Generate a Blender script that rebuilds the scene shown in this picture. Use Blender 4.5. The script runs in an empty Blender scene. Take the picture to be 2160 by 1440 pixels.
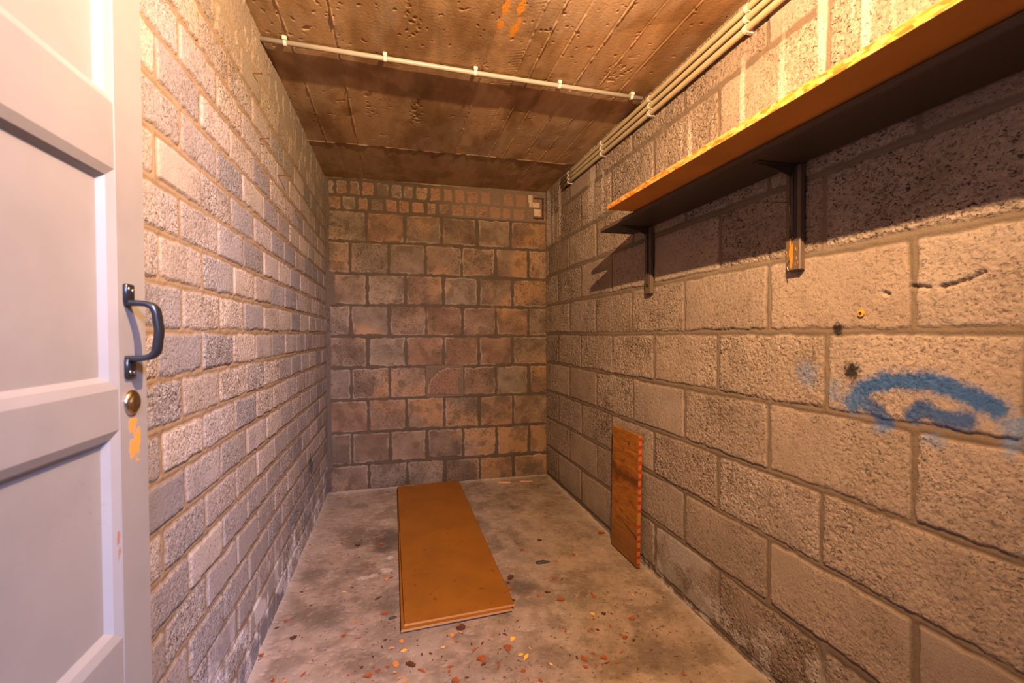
import bpy, math, random
import numpy as np
from mathutils import Matrix, Vector

sc = bpy.context.scene
col = sc.collection

# ------------------------------------------------------------------ camera
CAM_Z = 1.00563
XL, XR, YB, ZC = -0.4274, 1.02796, 3.09559, 2.0     # left wall, right wall, back wall, ceiling
YF = -0.06                                          # inner face of the front wall (doorway behind the camera)


def cam_basis(yaw, pitch, roll):
    f = Vector((math.sin(yaw) * math.cos(pitch), math.cos(yaw) * math.cos(pitch), math.sin(pitch)))
    r = Vector((math.cos(yaw), -math.sin(yaw), 0.0))
    u = r.cross(f)
    c, s = math.cos(roll), math.sin(roll)
    return c * r + s * u, -s * r + c * u, f


cam_data = bpy.data.cameras.new('camera')
cam = bpy.data.objects.new('camera', cam_data)
col.objects.link(cam)
_r, _u, _f = cam_basis(0.2470276, -0.0164738, -0.0052246)
cam.matrix_world = Matrix(((_r.x, _u.x, -_f.x, 0.0), (_r.y, _u.y, -_f.y, 0.0),
                           (_r.z, _u.z, -_f.z, CAM_Z), (0, 0, 0, 1)))
cam_data.sensor_width = 36.0
cam_data.lens = 967.097 / 2160.0 * 36.0
cam_data.clip_start = 0.02
cam_data.dof.use_dof = True
cam_data.dof.focus_distance = 2.3
cam_data.dof.aperture_fstop = 5.6
sc.camera = cam

# ------------------------------------------------------------------ light
world = bpy.data.worlds.new('world')
sc.world = world
world.use_nodes = True
wbg = world.node_tree.nodes['Background']
wbg.inputs['Color'].default_value = (0.42, 0.56, 1.0, 1.0)
wbg.inputs['Strength'].default_value = 0.06


def link_light(name, data, loc, target=None):
    o = bpy.data.objects.new(name, data)
    col.objects.link(o)
    o.location = loc
    if target is not None:
        d = Vector(target) - Vector(loc)
        o.rotation_euler = d.to_track_quat('-Z', 'Y').to_euler()
    return o


lamp = bpy.data.lights.new('doorway_lamp_light', 'AREA')      # lamp over the doorway, facing into the room
lamp.shape = 'DISK'
lamp.size = 0.014
lamp.energy = 71.0
lamp.color = (1.0, 0.60, 0.31)
link_light('doorway_lamp_light', lamp, (0.30, 0.26, 1.845), (0.27, 1.26, 1.74))

day = bpy.data.lights.new('daylight_from_doorway', 'AREA')
day.shape = 'RECTANGLE'
day.size, day.size_y = 1.5, 0.4
day.energy = 275.0
day.color = (0.40, 0.50, 1.0)
link_light('daylight_from_doorway', day, (0.85, -2.1, 2.3), (-0.35, 1.8, 0.6))

sc.view_settings.view_transform = 'Standard'
sc.view_settings.look = 'None'
sc.view_settings.exposure = 0.3
sc.view_settings.gamma = 1.0
sc.view_settings.use_curve_mapping = False

# ------------------------------------------------------------------ helpers: noise


def _hash(ix, iy, seed):
    h = (ix.astype(np.int64) * 374761393 + iy.astype(np.int64) * 668265263 + seed * 974711) & 0xffffffff
    h = ((h ^ (h >> 13)) * 1274126177) & 0xffffffff
    h = h ^ (h >> 16)
    return (h & 0xffff).astype(np.float64) / 65535.0


def vnoise(x, y, seed):
    ix, iy = np.floor(x), np.floor(y)
    fx, fy = x - ix, y - iy
    fx = fx * fx * fx * (fx * (fx * 6 - 15) + 10)
    fy = fy * fy * fy * (fy * (fy * 6 - 15) + 10)
    a = _hash(ix, iy, seed); b = _hash(ix + 1, iy, seed)
    c = _hash(ix, iy + 1, seed); d = _hash(ix + 1, iy + 1, seed)
    return (a * (1 - fx) + b * fx) * (1 - fy) + (c * (1 - fx) + d * fx) * fy     # 0..1


def fbm(x, y, scale, seed, octaves=3):
    t, amp, tot = 0.0, 1.0, 0.0
    for o in range(octaves):
        # rotate each octave so that the lattice does not show
        ca, sa = math.cos(0.7 * o + 0.4), math.sin(0.7 * o + 0.4)
        s = scale * 2 ** o
        t = t + amp * vnoise((x * ca - y * sa) * s + 17.3 * o, (x * sa + y * ca) * s - 9.1 * o, seed + o)
        tot += amp
        amp *= 0.5
    return t / tot


def sstep(a, b, x):
    t = np.clip((x - a) / (b - a), 0, 1)
    return t * t * (3 - 2 * t)


def seg_dist(u, v, pts, su=1.0, sv=1.0):
    best = np.full(u.shape, 1e9)
    for (a, b) in zip(pts[:-1], pts[1:]):
        ax, ay, bx, by = a[0] * su, a[1] * sv, b[0] * su, b[1] * sv
        dx, dy = bx - ax, by - ay
        L = dx * dx + dy * dy + 1e-12
        t = np.clip(((u * su - ax) * dx + (v * sv - ay) * dy) / L, 0, 1)
        best = np.minimum(best, np.hypot(u * su - ax - t * dx, v * sv - ay - t * dy))
    return best


def blob(u, v, cu, cv, ru, rv):
    return np.hypot((u - cu) / ru, (v - cv) / rv)


def poly_mask(u, v, pts):
    inside = np.zeros(u.shape, bool)
    n = len(pts)
    for i in range(n):
        (x1, y1), (x2, y2) = pts[i], pts[(i + 1) % n]
        c = ((y1 > v) != (y2 > v)) & (u < (x2 - x1) * (v - y1) / (y2 - y1 + 1e-12) + x1)
        inside ^= c
    return inside


def mixc(c, target, m):
    return c + (np.array(target) - c) * m[..., None]


# ------------------------------------------------------------------ helpers: meshes
def mesh_object(name, verts, faces, mats=None, parent=None, smooth=False):
    me = bpy.data.meshes.new(name)
    me.from_pydata([tuple(v) for v in verts], [], [tuple(f) for f in faces])
    me.update()
    if smooth:
        me.polygons.foreach_set('use_smooth', [True] * len(me.polygons))
    o = bpy.data.objects.new(name, me)
    col.objects.link(o)
    if mats is not None:
        me.materials.append(mats)
    if parent is not None:
        o.parent = parent
    return o


class MB:
    """collects shapes into one mesh"""

    def __init__(self):
        self.v, self.f = [], []

    def add(self, vs, fs):
        n = len(self.v)
        self.v += [tuple(a) for a in vs]
        self.f += [tuple(i + n for i in f) for f in fs]
        return self

    def box(self, lo, hi, bev=0.0, M=None):
        lo, hi = Vector(lo), Vector(hi)
        c, h = (lo + hi) / 2, (hi - lo) / 2
        if bev <= 0:
            vs = [Vector((c.x + sx * h.x, c.y + sy * h.y, c.z + sz * h.z))
                  for sx in (-1, 1) for sy in (-1, 1) for sz in (-1, 1)]
            fs = [(0, 1, 3, 2), (4, 6, 7, 5), (0, 4, 5, 1), (2, 3, 7, 6), (0, 2, 6, 4), (1, 5, 7, 3)]
        else:
            b = min(bev, h.x * .95, h.y * .95, h.z * .95)
            idx, vs = {}, []
            for sx in (-1, 1):
                for sy in (-1, 1):
                    for sz in (-1, 1):
                        for ax in range(3):
                            q = [h.x - b, h.y - b, h.z - b]
                            q[ax] += b
                            idx[(sx, sy, sz, ax)] = len(vs)
                            vs.append(Vector((c.x + sx * q[0], c.y + sy * q[1], c.z + sz * q[2])))
            fs = []

            def quad(keys):
                ids = [idx[k] for k in keys]
                p = [vs[i] for i in ids]
                n = (p[1] - p[0]).cross(p[2] - p[0])
                m = sum(p, Vector()) / len(p) - c
                fs.append(tuple(ids) if n.dot(m) > 0 else tuple(reversed(ids)))
            for ax in range(3):
                o1, o2 = [a for a in range(3) if a != ax]
                for s in (-1, 1):
                    ks = []
                    for (a, bb) in ((-1, -1), (1, -1), (1, 1), (-1, 1)):
                        k = [0, 0, 0]; k[ax] = s; k[o1] = a; k[o2] = bb
                        ks.append((k[0], k[1], k[2], ax))
                    quad(ks)
                for s1 in (-1, 1):
                    for s2 in (-1, 1):
                        ks = []
                        for (t, a) in ((-1, o1), (1, o1), (1, o2), (-1, o2)):
                            k = [0, 0, 0]; k[ax] = t; k[o1] = s1; k[o2] = s2
                            ks.append((k[0], k[1], k[2], a))
                        quad(ks)
            for sx in (-1, 1):
                for sy in (-1, 1):
                    for sz in (-1, 1):
                        quad([(sx, sy, sz, 0), (sx, sy, sz, 1), (sx, sy, sz, 2)])
        if M is not None:
            vs = [M @ v for v in vs]
        return self.add(vs, fs)

    def tube(self, pts, r, n=12, cap=True, sec=None):
        """round (or sec = list of (a, b) section points) bar along pts"""
        P = [Vector(p) for p in pts]
        T = []
        for i in range(len(P)):
            d = (P[min(i + 1, len(P) - 1)] - P[max(i - 1, 0)])
            T.append(d.normalized())
        ref = Vector((0, 1, 0)) if abs(T[0].y) < .9 else Vector((0, 0, 1))
        N = (ref - T[0] * ref.dot(T[0])).normalized()
        rings, vs = [], []
        for i, p in enumerate(P):
            N = (N - T[i] * N.dot(T[i])).normalized()
            B = T[i].cross(N)
            rr = r[i] if isinstance(r, (list, tuple)) else r
            if sec is None:
                S = [(math.cos(2 * math.pi * k / n) * rr, math.sin(2 * math.pi * k / n) * rr) for k in range(n)]
            else:
                S = sec
            rings.append(list(range(len(vs), len(vs) + len(S))))
            vs += [p + N * a + B * b for a, b in S]
        fs = []
        for a, b in zip(rings[:-1], rings[1:]):
            m = len(a)
            for k in range(m):
                fs.append((a[k], a[(k + 1) % m], b[(k + 1) % m], b[k]))
        if cap:
            fs.append(tuple(reversed(rings[0])))
            fs.append(tuple(rings[-1]))
        return self.add(vs, fs)

    def lathe(self, prof, M, n=24):
        """prof = list of (radius, height) about local z"""
        vs, rings = [], []
        for r, h in prof:
            rings.append(list(range(len(vs), len(vs) + n)))
            vs += [M @ Vector((r * math.cos(2 * math.pi * k / n), r * math.sin(2 * math.pi * k / n), h)) for k in range(n)]
        fs = []
        for a, b in zip(rings[:-1], rings[1:]):
            for k in range(n):
                fs.append((a[k], a[(k + 1) % n], b[(k + 1) % n], b[k]))
        fs.append(tuple(reversed(rings[0]))); fs.append(tuple(rings[-1]))
        return self.add(vs, fs)

    def build(self, name, mat, parent=None, smooth=False, auto=None):
        o = mesh_object(name, self.v, self.f, mat, parent, smooth)
        if auto is not None:
            o.data.polygons.foreach_set('use_smooth', [True] * len(o.data.polygons))
            o.data.set_sharp_from_angle(angle=math.radians(auto))
        return o


def tag(o, label=None, cat=None, group=None, kind=None):
    if label: o['label'] = label
    if cat: o['category'] = cat
    if group: o['group'] = group
    if kind: o['kind'] = kind
    return o


def empty(name, loc):
    o = bpy.data.objects.new(name, None)
    o.empty_display_size = 0.05
    o.location = loc
    col.objects.link(o)
    return o


def under(child, parent):
    """parent keeping the world position (parents here are only translated)"""
    child.parent = parent
    child.location = Vector(child.location) - parent.location
    return child


def relief_sheet(name, us, vs, height, color, place, back, mat, gloss=None):
    """A surface with real relief: grid us x vs, displaced by height along the wall normal, closed behind as a slab.
    place(u, v, h) -> xyz arrays; back = thickness of the slab."""
    nu, nv = len(us), len(vs)
    U, V = np.meshgrid(us, vs, indexing='ij')
    X, Y, Z = place(U, V, height)
    co = np.stack([X, Y, Z], -1).reshape(-1, 3)
    # slab behind: border ring copied backwards
    ring = ([(i, 0) for i in range(nu)] + [(nu - 1, j) for j in range(1, nv)] +
            [(i, nv - 1) for i in range(nu - 2, -1, -1)] + [(0, j) for j in range(nv - 2, 0, -1)])
    ru = np.array([us[i] for i, j in ring]); rv = np.array([vs[j] for i, j in ring])
    bx, by, bz = place(ru, rv, np.full(len(ring), -back))
    co = np.concatenate([co, np.stack([bx, by, bz], -1)])
    idx = np.arange(nu * nv).reshape(nu, nv)
    q = np.stack([idx[:-1, :-1], idx[1:, :-1], idx[1:, 1:], idx[:-1, 1:]], -1).reshape(-1, 4)
    # orientation
    a, b, c = co[q[0, 0]], co[q[0, 1]], co[q[0, 2]]
    n = np.cross(b - a, c - a)
    px, py, pz = place(np.array([us[0]]), np.array([vs[0]]), np.array([1.0]))
    qx, qy, qz = place(np.array([us[0]]), np.array([vs[0]]), np.array([0.0]))
    nrm = np.array([px[0] - qx[0], py[0] - qy[0], pz[0] - qz[0]])
    flip = n @ nrm < 0
    if flip:
        q = q[:, ::-1]
    rid = np.array([idx[i, j] for i, j in ring]); bid = np.arange(len(ring)) + nu * nv
    sq = np.stack([rid, bid, np.roll(bid, -1), np.roll(rid, -1)], -1)
    if flip:
        sq = sq[:, ::-1]
    quads = np.concatenate([q, sq])
    nq = len(quads)
    me = bpy.data.meshes.new(name)
    me.vertices.add(len(co)); me.vertices.foreach_set('co', co.astype(np.float32).ravel())
    nl = nq * 4 + len(ring)
    me.loops.add(nl)
    lo = np.concatenate([quads.ravel(), (bid if not flip else bid[::-1])])
    me.loops.foreach_set('vertex_index', lo.astype(np.int32))
    me.polygons.add(nq + 1)
    st = np.concatenate([np.arange(nq) * 4, [nq * 4]])
    me.polygons.foreach_set('loop_start', st.astype(np.int32))
    sm = np.zeros(nq + 1, bool); sm[:len(q)] = True
    me.polygons.foreach_set('use_smooth', sm)
    me.update(calc_edges=True)
    at = me.attributes.new('tone', 'FLOAT_COLOR', 'POINT')
    cc = np.ones((len(co), 4), np.float32)
    cc[:nu * nv, :3] = color.reshape(-1, 3)
    cc[nu * nv:, :3] = color[0, 0]
    at.data.foreach_set('color', cc.ravel())
    if gloss is not None:
        a2 = me.attributes.new('rough_amount', 'FLOAT', 'POINT')
        g = np.zeros(len(co), np.float32); g[:nu * nv] = gloss.ravel()
        a2.data.foreach_set('value', g)
    o = bpy.data.objects.new(name, me)
    col.objects.link(o)
    me.materials.append(mat)
    o['kind'] = 'structure'
    return o


def graded(a, b, d0, d1):
    """1-D grid from a to b with spacing growing from d0 to d1"""
    xs = [a]
    while xs[-1] < b:
        t = (xs[-1] - a) / (b - a)
        xs.append(xs[-1] + d0 + (d1 - d0) * t)
    xs[-1] = b
    return np.array(xs)


# ------------------------------------------------------------------ materials
class NT:
    def __init__(self, name):
        self.m = bpy.data.materials.new(name)
        self.m.use_nodes = True
        self.t = self.m.node_tree
        self.bsdf = self.t.nodes['Principled BSDF']
        self.co = None

    def n(self, kind, **kw):
        x = self.t.nodes.new(kind)
        for k, v in kw.items():
            setattr(x, k, v)
        return x

    def l(self, a, b):
        self.t.links.new(a, b)

    def obj_co(self, scale=(1, 1, 1), geo=False):
        if geo:
            g = self.n('ShaderNodeNewGeometry').outputs['Position']
        else:
            g = self.n('ShaderNodeTexCoord').outputs['Object']
        mp = self.n('ShaderNodeMapping')
        mp.inputs['Scale'].default_value = scale
        self.l(g, mp.inputs['Vector'])
        return mp.outputs['Vector']

    def noise(self, scale, detail=3, rough=.55, co=None, dist=0.0):
        x = self.n('ShaderNodeTexNoise')
        x.inputs['Scale'].default_value = scale
        x.inputs['Detail'].default_value = detail
        x.inputs['Roughness'].default_value = rough
        x.inputs['Distortion'].default_value = dist
        if co is not None:
            self.l(co, x.inputs['Vector'])
        return x.outputs['Fac']

    def ramp(self, fac, stops):
        r = self.n('ShaderNodeValToRGB')
        while len(r.color_ramp.elements) < len(stops):
            r.color_ramp.elements.new(0.5)
        for e, (p, c) in zip(r.color_ramp.elements, stops):
            e.position = p
            e.color = (c, c, c, 1) if isinstance(c, (int, float)) else tuple(c) + (1,)
        self.l(fac, r.inputs['Fac'])
        return r.outputs['Color']

    def mix(self, a, b, fac, mode='MIX'):
        x = self.n('ShaderNodeMix', data_type='RGBA', blend_type=mode)
        for s, v in ((x.inputs[0], fac), (x.inputs[6], a), (x.inputs[7], b)):
            if isinstance(v, (int, float)):
                s.default_value = v
            elif isinstance(v, tuple):
                s.default_value = v + (1,) if len(v) == 3 else v
            else:
                self.l(v, s)
        return x.outputs[2]

    def math(self, op, a, b=None, clamp=False):
        x = self.n('ShaderNodeMath', operation=op, use_clamp=clamp)
        for s, v in ((x.inputs[0], a), (x.inputs[1], b)):
            if v is None:
                continue
            if isinstance(v, (int, float)):
                s.default_value = v
            else:
                self.l(v, s)
        return x.outputs[0]

    def bump(self, h, strength, dist=.002, prev=None):
        x = self.n('ShaderNodeBump')
        x.inputs['Strength'].default_value = strength
        x.inputs['Distance'].default_value = dist
        self.l(h, x.inputs['Height'])
        if prev is not None:
            self.l(prev, x.inputs['Normal'])
        return x.outputs['Normal']

    def out(self, color=None, rough=.8, normal=None, metal=0.0, spec=.3, coat=0.0):
        b = self.bsdf
        if color is not None:
            if isinstance(color, tuple):
                b.inputs['Base Color'].default_value = color + (1,)
            else:
                self.l(color, b.inputs['Base Color'])
        if isinstance(rough, (int, float)):
            b.inputs['Roughness'].default_value = rough
        else:
            self.l(rough, b.inputs['Roughness'])
        b.inputs['Metallic'].default_value = metal
        b.inputs['Specular IOR Level'].default_value = spec
        b.inputs['Coat Weight'].default_value = coat
        if normal is not None:
            self.l(normal, b.inputs['Normal'])
        return self.m


def mat_masonry(name, grain, strength):
    t = NT(name)
    a = t.n('ShaderNodeAttribute', attribute_name='tone')
    ra = t.n('ShaderNodeAttribute', attribute_name='rough_amount').outputs['Fac']
    co = t.obj_co()
    vor = t.n('ShaderNodeTexVoronoi')
    vor.inputs['Scale'].default_value = grain
    t.l(co, vor.inputs['Vector'])
    sep = t.n('ShaderNodeSeparateColor')
    t.l(vor.outputs['Color'], sep.inputs[0])
    # single stones of the lightweight aggregate: a few much darker, a few paler
    stone = t.ramp(sep.outputs[0], [(0.0, .50), (0.10, .70), (0.22, .96), (0.80, 1.04), (1.0, 1.22)])
    stone = t.mix((1, 1, 1), stone, ra)
    fine = t.ramp(t.noise(grain * 3.2, 2, .6, co), [(0.25, .78), (0.5, 1.0), (0.8, 1.15)])
    c = t.mix(a.outputs['Color'], stone, 0.8, 'MULTIPLY')
    # dark flecks: shade of pits and crevices painted in, plus dark aggregate grains
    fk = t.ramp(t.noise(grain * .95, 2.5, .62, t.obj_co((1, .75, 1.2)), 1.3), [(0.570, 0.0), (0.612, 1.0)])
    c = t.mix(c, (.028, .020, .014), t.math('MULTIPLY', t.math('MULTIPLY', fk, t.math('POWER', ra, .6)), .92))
    c = t.mix(c, fine, 0.7, 'MULTIPLY')
    h1 = t.noise(grain * 1.5, 3, .65, co)
    h2 = t.math('MULTIPLY', vor.outputs['Distance'], -1.0)
    hh = t.math('ADD', h1, t.math('MULTIPLY', h2, ra))
    nb = t.bump(hh, strength, .004)
    nb = t.bump(t.noise(grain * 5, 2, .6, co), .35, .001, nb)
    return t.out(c, .92, nb, spec=.15)


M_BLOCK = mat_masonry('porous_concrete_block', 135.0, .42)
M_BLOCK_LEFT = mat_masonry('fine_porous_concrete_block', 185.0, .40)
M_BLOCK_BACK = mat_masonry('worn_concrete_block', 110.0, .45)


def mat_concrete(name, strength):
    t = NT(name)
    a = t.n('ShaderNodeAttribute', attribute_name='tone')
    co = t.obj_co()
    fine = t.ramp(t.noise(160, 4, .7, co), [(0.25, .80), (0.5, 1.0), (0.8, 1.14)])
    c = t.mix(a.outputs['Color'], fine, .8, 'MULTIPLY')
    nb = t.bump(t.noise(90, 4, .65, co), strength, .003)
    nb = t.bump(t.noise(420, 2, .6, co), .25, .001, nb)
    return t.out(c, .85, nb, spec=.2)


M_CEIL = mat_concrete('board_marked_concrete', .35)
M_FLOOR = mat_concrete('worn_floor_screed', .30)


def mat_plain(name, color, rough=.5, var=.12, scale=60.0, bump=.1, metal=0.0, spec=.4, stretch=(1, 1, 1)):
    t = NT(name)
    co = t.obj_co(stretch)
    v = t.ramp(t.noise(scale, 4, .6, co), [(0.25, 1 - var), (0.5, 1.0), (0.78, 1 + var)])
    c = t.mix(color, v, 1.0, 'MULTIPLY')
    return t.out(c, rough, t.bump(t.noise(scale * 2.2, 3, .6, co), bump, .001), metal, spec)


def mat_board(name, base, dark):
    """hardboard / chipboard face: mottled orange brown with small flecks"""
    t = NT(name)
    co = t.obj_co()
    big = t.ramp(t.noise(5, 4, .6, co), [(0.3, .82), (0.55, 1.0), (0.75, 1.12)])
    fl = t.ramp(t.noise(420, 3, .7, co), [(0.3, .82), (0.5, 1.0), (0.75, 1.15)])
    c = t.mix(base, big, 1.0, 'MULTIPLY')
    c = t.mix(c, fl, .8, 'MULTIPLY')
    sp = t.ramp(t.noise(38, 2, .4, co), [(0.70, 0.0), (0.745, 1.0)])
    c = t.mix(c, dark, t.math('MULTIPLY', sp, .55))
    return t.out(c, .62, t.bump(t.noise(300, 3, .6, co), .12, .001), 0, .3)


M_HARDBOARD = mat_board('orange_hardboard_face', (.245, .092, .008), (.07, .022, .004))
M_HARDBOARD_EDGE = mat_plain('hardboard_edge', (.46, .23, .075), .7, .15, 240, .1, stretch=(1, 1, 6))
M_SHELF_FACE = mat_board('orange_shelf_face', (.52, .20, .025), (.12, .035, .006))


def mat_chip_edge():
    t = NT('chipboard_edge')
    co = t.obj_co((1, .35, 1))
    vor = t.n('ShaderNodeTexVoronoi'); vor.inputs['Scale'].default_value = 190
    t.l(co, vor.inputs['Vector'])
    sep = t.n('ShaderNodeSeparateColor'); t.l(vor.outputs['Color'], sep.inputs[0])
    c = t.ramp(sep.outputs[0], [(0.0, (.30, .085, .010)), (.3, (.43, .155, .016)), (.62, (.48, .23, .04)), (1.0, (.50, .33, .12))])
    return t.out(c, .75, t.bump(sep.outputs[1], .3, .001), 0, .25)


M_CHIP = mat_chip_edge()
M_DARKWOOD = mat_plain('dark_brown_painted_wood', (.050, .035, .020), .42, .18, 30, .1, stretch=(8, 1, 8))
M_DARKWOOD_EDGE = mat_plain('dark_brown_painted_edge', (.095, .066, .045), .45, .15, 40, .1)
M_DARKSTEEL = mat_plain('dark_painted_steel', (.06, .042, .03), .35, .15, 60, .08, 0.3, .5)
M_CONDUIT = mat_plain('cream_plastic_conduit', (.44, .37, .22), .38, .08, 14, .02)
M_CONDUIT_GREY = mat_plain('grey_plastic_conduit', (.30, .27, .23), .36, .08, 14, .02)
M_CLIP = mat_plain('white_plastic_clip', (.58, .54, .49), .4, .06, 40, .02)
M_BLACKIRON = mat_plain('black_japanned_iron', (.012, .013, .016), .28, .2, 50, .06, 0.0, .6)
M_SCREW = mat_plain('steel_screw', (.55, .48, .40), .3, .1, 80, .05, 1.0)
M_NICKEL = mat_plain('nickel_plated_brass', (.62, .52, .36), .22, .08, 40, .03, 1.0)
M_BRASS = mat_plain('worn_brass', (.50, .36, .16), .32, .12, 60, .05, 1.0)
M_RUST = mat_plain('rusty_nail', (.13, .055, .025), .7, .25, 200, .2, 0.2)
M_WIRE = mat_plain('bright_wire', (.45, .40, .34), .3, .1, 100, .05, 1.0)
M_REDIRON = mat_plain('red_brown_painted_angle', (.05, .014, .010), .55, .2, 60, .1)
M_RAG = mat_plain('grey_black_lump', (.045, .045, .042), .85, .3, 120, .5)
M_PLUG = mat_plain('yellow_plastic_plug', (.60, .28, .03), .45, .1, 60, .05)
M_HOLE = mat_plain('dark_plug_bore', (.03, .02, .012), .8, .1, 60, .05)
M_TIMBER_CHIP = mat_plain('bare_timber_chip', (.60, .20, .018), .7, .25, 160, .2)
M_TIMBER_SLIVER = mat_plain('timber_sliver', (.62, .30, .14), .75, .2, 160, .2)


def mat_door():
    t = NT('grey_white_door_paint')
    co = t.obj_co(geo=True)
    sepn = t.n('ShaderNodeSeparateXYZ'); t.l(co, sepn.inputs[0])
    y, z = sepn.outputs['Y'], sepn.outputs['Z']
    dirt = t.ramp(t.noise(7, 4, .6, co), [(0.3, .90), (0.55, 1.0), (0.8, 1.03)])
    c = t.mix((.262, .248, .222), dirt, 1.0, 'MULTIPLY')

    def box_mask(y0, y1, z0, z1, soft):
        a = t.math('MULTIPLY', t.math('SUBTRACT', y, y0), 1 / soft, True)
        b = t.math('MULTIPLY', t.math('SUBTRACT', y1, y), 1 / soft, True)
        d = t.math('MULTIPLY', t.math('SUBTRACT', z, z0), 1 / soft, True)
        e = t.math('MULTIPLY', t.math('SUBTRACT', z1, z), 1 / soft, True)
        return t.math('MULTIPLY', t.math('MULTIPLY', a, b), t.math('MULTIPLY', d, e))
    # dark scuffs on the lower panel and the rails
    scn = t.ramp(t.noise(55, 3, .6, t.obj_co((1, 1, 2.4), geo=True)), [(0.60, 0.0), (0.70, 1.0)])
    sc_ = t.math('MULTIPLY', scn, box_mask(.56, .72, .73, .87, .05))
    c = t.mix(c, (.20, .16, .13), t.math('MULTIPLY', sc_, .45))
    # orange primer where the paint has chipped off under the lock and along the edges
    chn = t.noise(46, 3, .6, co)
    ch1 = t.ramp(t.math('ADD', t.math('MULTIPLY', chn, .62), t.math('MULTIPLY', box_mask(.705, .770, .812, .912, .022), .345)),
                 [(0.615, 0.0), (0.645, 1.0)])
    c = t.mix(c, (.62, .27, .05), ch1)
    ch2 = t.ramp(t.math('ADD', t.math('MULTIPLY', t.noise(75, 2, .6, co), .6), t.math('MULTIPLY', box_mask(.688, .706, .70, .86, .008), .28)),
                 [(0.62, 0.0), (0.66, 1.0)])
    c = t.mix(c, (.28, .13, .07), ch2)
    nb = t.bump(t.noise(22, 3, .6, co), .12, .002)
    nb = t.bump(ch1, .3, .0006, nb)
    return t.out(c, .38, nb, 0, .45)


M_DOOR = mat_door()


def mat_leaf(name, c1, c2):
    t = NT(name)
    co = t.obj_co()
    v = t.ramp(t.noise(90, 3, .6, co), [(0.3, c1), (0.7, c2)])
    return t.out(v, .6, t.bump(t.noise(240, 2, .6, co), .2, .001), 0, .3)


M_LEAF = {'R': mat_leaf('rust_brown_leaf', (.22, .052, .016), (.36, .10, .03)),
          'D': mat_leaf('dark_brown_leaf', (.055, .022, .012), (.13, .045, .02)),
          'O': mat_leaf('orange_leaf', (.48, .17, .035), (.62, .27, .07)),
          'Y': mat_leaf('yellow_leaf', (.62, .34, .05), (.75, .46, .10))}


def mat_old_board():
    """varnished pine offcut: grain across, dark band, knot"""
    t = NT('stained_pine_board')
    co = t.obj_co((1, 2.2, 16))
    gr = t.ramp(t.noise(5.5, 5, .62, co, 1.2), [(0.28, (.11, .034, .005)), (0.45, (.28, .098, .011)), (0.60, (.38, .148, .018)), (0.78, (.48, .21, .035))])
    o = t.obj_co()
    s = t.n('ShaderNodeSeparateXYZ'); t.l(o, s.inputs[0])
    z, y = s.outputs['Z'], s.outputs['Y']
    wob = t.math('MULTIPLY', t.math('SUBTRACT', t.noise(9, 4, .65, o), .5), .16)
    band = t.math('SUBTRACT', t.math('ADD', z, wob), .365)
    bm = t.ramp(t.math('ABSOLUTE', band), [(0.008, .80), (0.045, 0.0)])
    c = t.mix(gr, (.075, .026, .008), bm)
    low = t.ramp(t.math('ADD', z, wob), [(0.06, .65), (0.20, 0.0)])
    c = t.mix(c, (.16, .075, .022), low)
    kd = t.math('ADD', t.math('ABSOLUTE', t.math('MULTIPLY', t.math('SUBTRACT', y, .085), 1.0)),
                t.math('ABSOLUTE', t.math('SUBTRACT', z, .512)))
    c = t.mix(c, (.07, .02, .008), t.ramp(kd, [(0.006, .9), (0.013, 0.0)]))
    return t.out(c, .42, t.bump(gr, .12, .001), 0, .4)


M_PINE = mat_old_board()


def mat_dash_tape():
    t = NT('red_white_dashed_edge')
    co = t.obj_co()
    s = t.n('ShaderNodeSeparateXYZ'); t.l(co, s.inputs[0])
    z = s.outputs['Z']
    w = t.math('ADD', z, t.math('MULTIPLY', t.noise(14, 2, .5, co), .03))
    k = t.math('FRACT', t.math('MULTIPLY', w, 30.0))
    dash = t.math('GREATER_THAN', k, .58)
    gaps = t.ramp(t.noise(7, 1, .5, t.obj_co((0, 0, 1))), [(0.36, 0.0), (0.40, 1.0)])
    c = t.mix((.34, .14, .03), (.36, .015, .010), t.math('MULTIPLY', dash, gaps))
    return t.out(c, .6, None, 0, .3)


M_DASH = mat_dash_tape()


def mat_chipped_batten():
    t = NT('chipped_brown_batten')
    co = t.obj_co()
    s = t.n('ShaderNodeSeparateXYZ'); t.l(co, s.inputs[0])
    z, y = s.outputs['Z'], s.outputs['Y']
    v = t.ramp(t.noise(28, 4, .6, co), [(0.3, .85), (0.7, 1.12)])
    c = t.mix((.115, .080, .055), v, 1.0, 'MULTIPLY')
    m = t.math('ABSOLUTE', t.math('SUBTRACT', y, .027))
    near = t.math('MULTIPLY', t.math('SUBTRACT', .0085, m), 220.0, True)
    zz = t.math('MULTIPLY', t.math('MULTIPLY', t.math('SUBTRACT', z, .0), 90.0, True), t.math('MULTIPLY', t.math('SUBTRACT', .082, z), 60.0, True))
    ch = t.ramp(t.math('ADD', t.math('MULTIPLY', t.noise(95, 3, .6, t.obj_co((1, 1, .35))), .75), t.math('MULTIPLY', t.math('MULTIPLY', near, zz), .30)),
                [(0.60, 0.0), (0.64, 1.0)])
    c = t.mix(c, (.58, .19, .018), ch)
    return t.out(c, .38, t.bump(t.noise(60, 3, .6, co), .12, .001), 0, .5)


M_BATTEN = mat_chipped_batten()
M_FRONT = mat_plain('plain_concrete_block_front', (.42, .37, .31), .9, .15, 40, .3)


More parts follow.
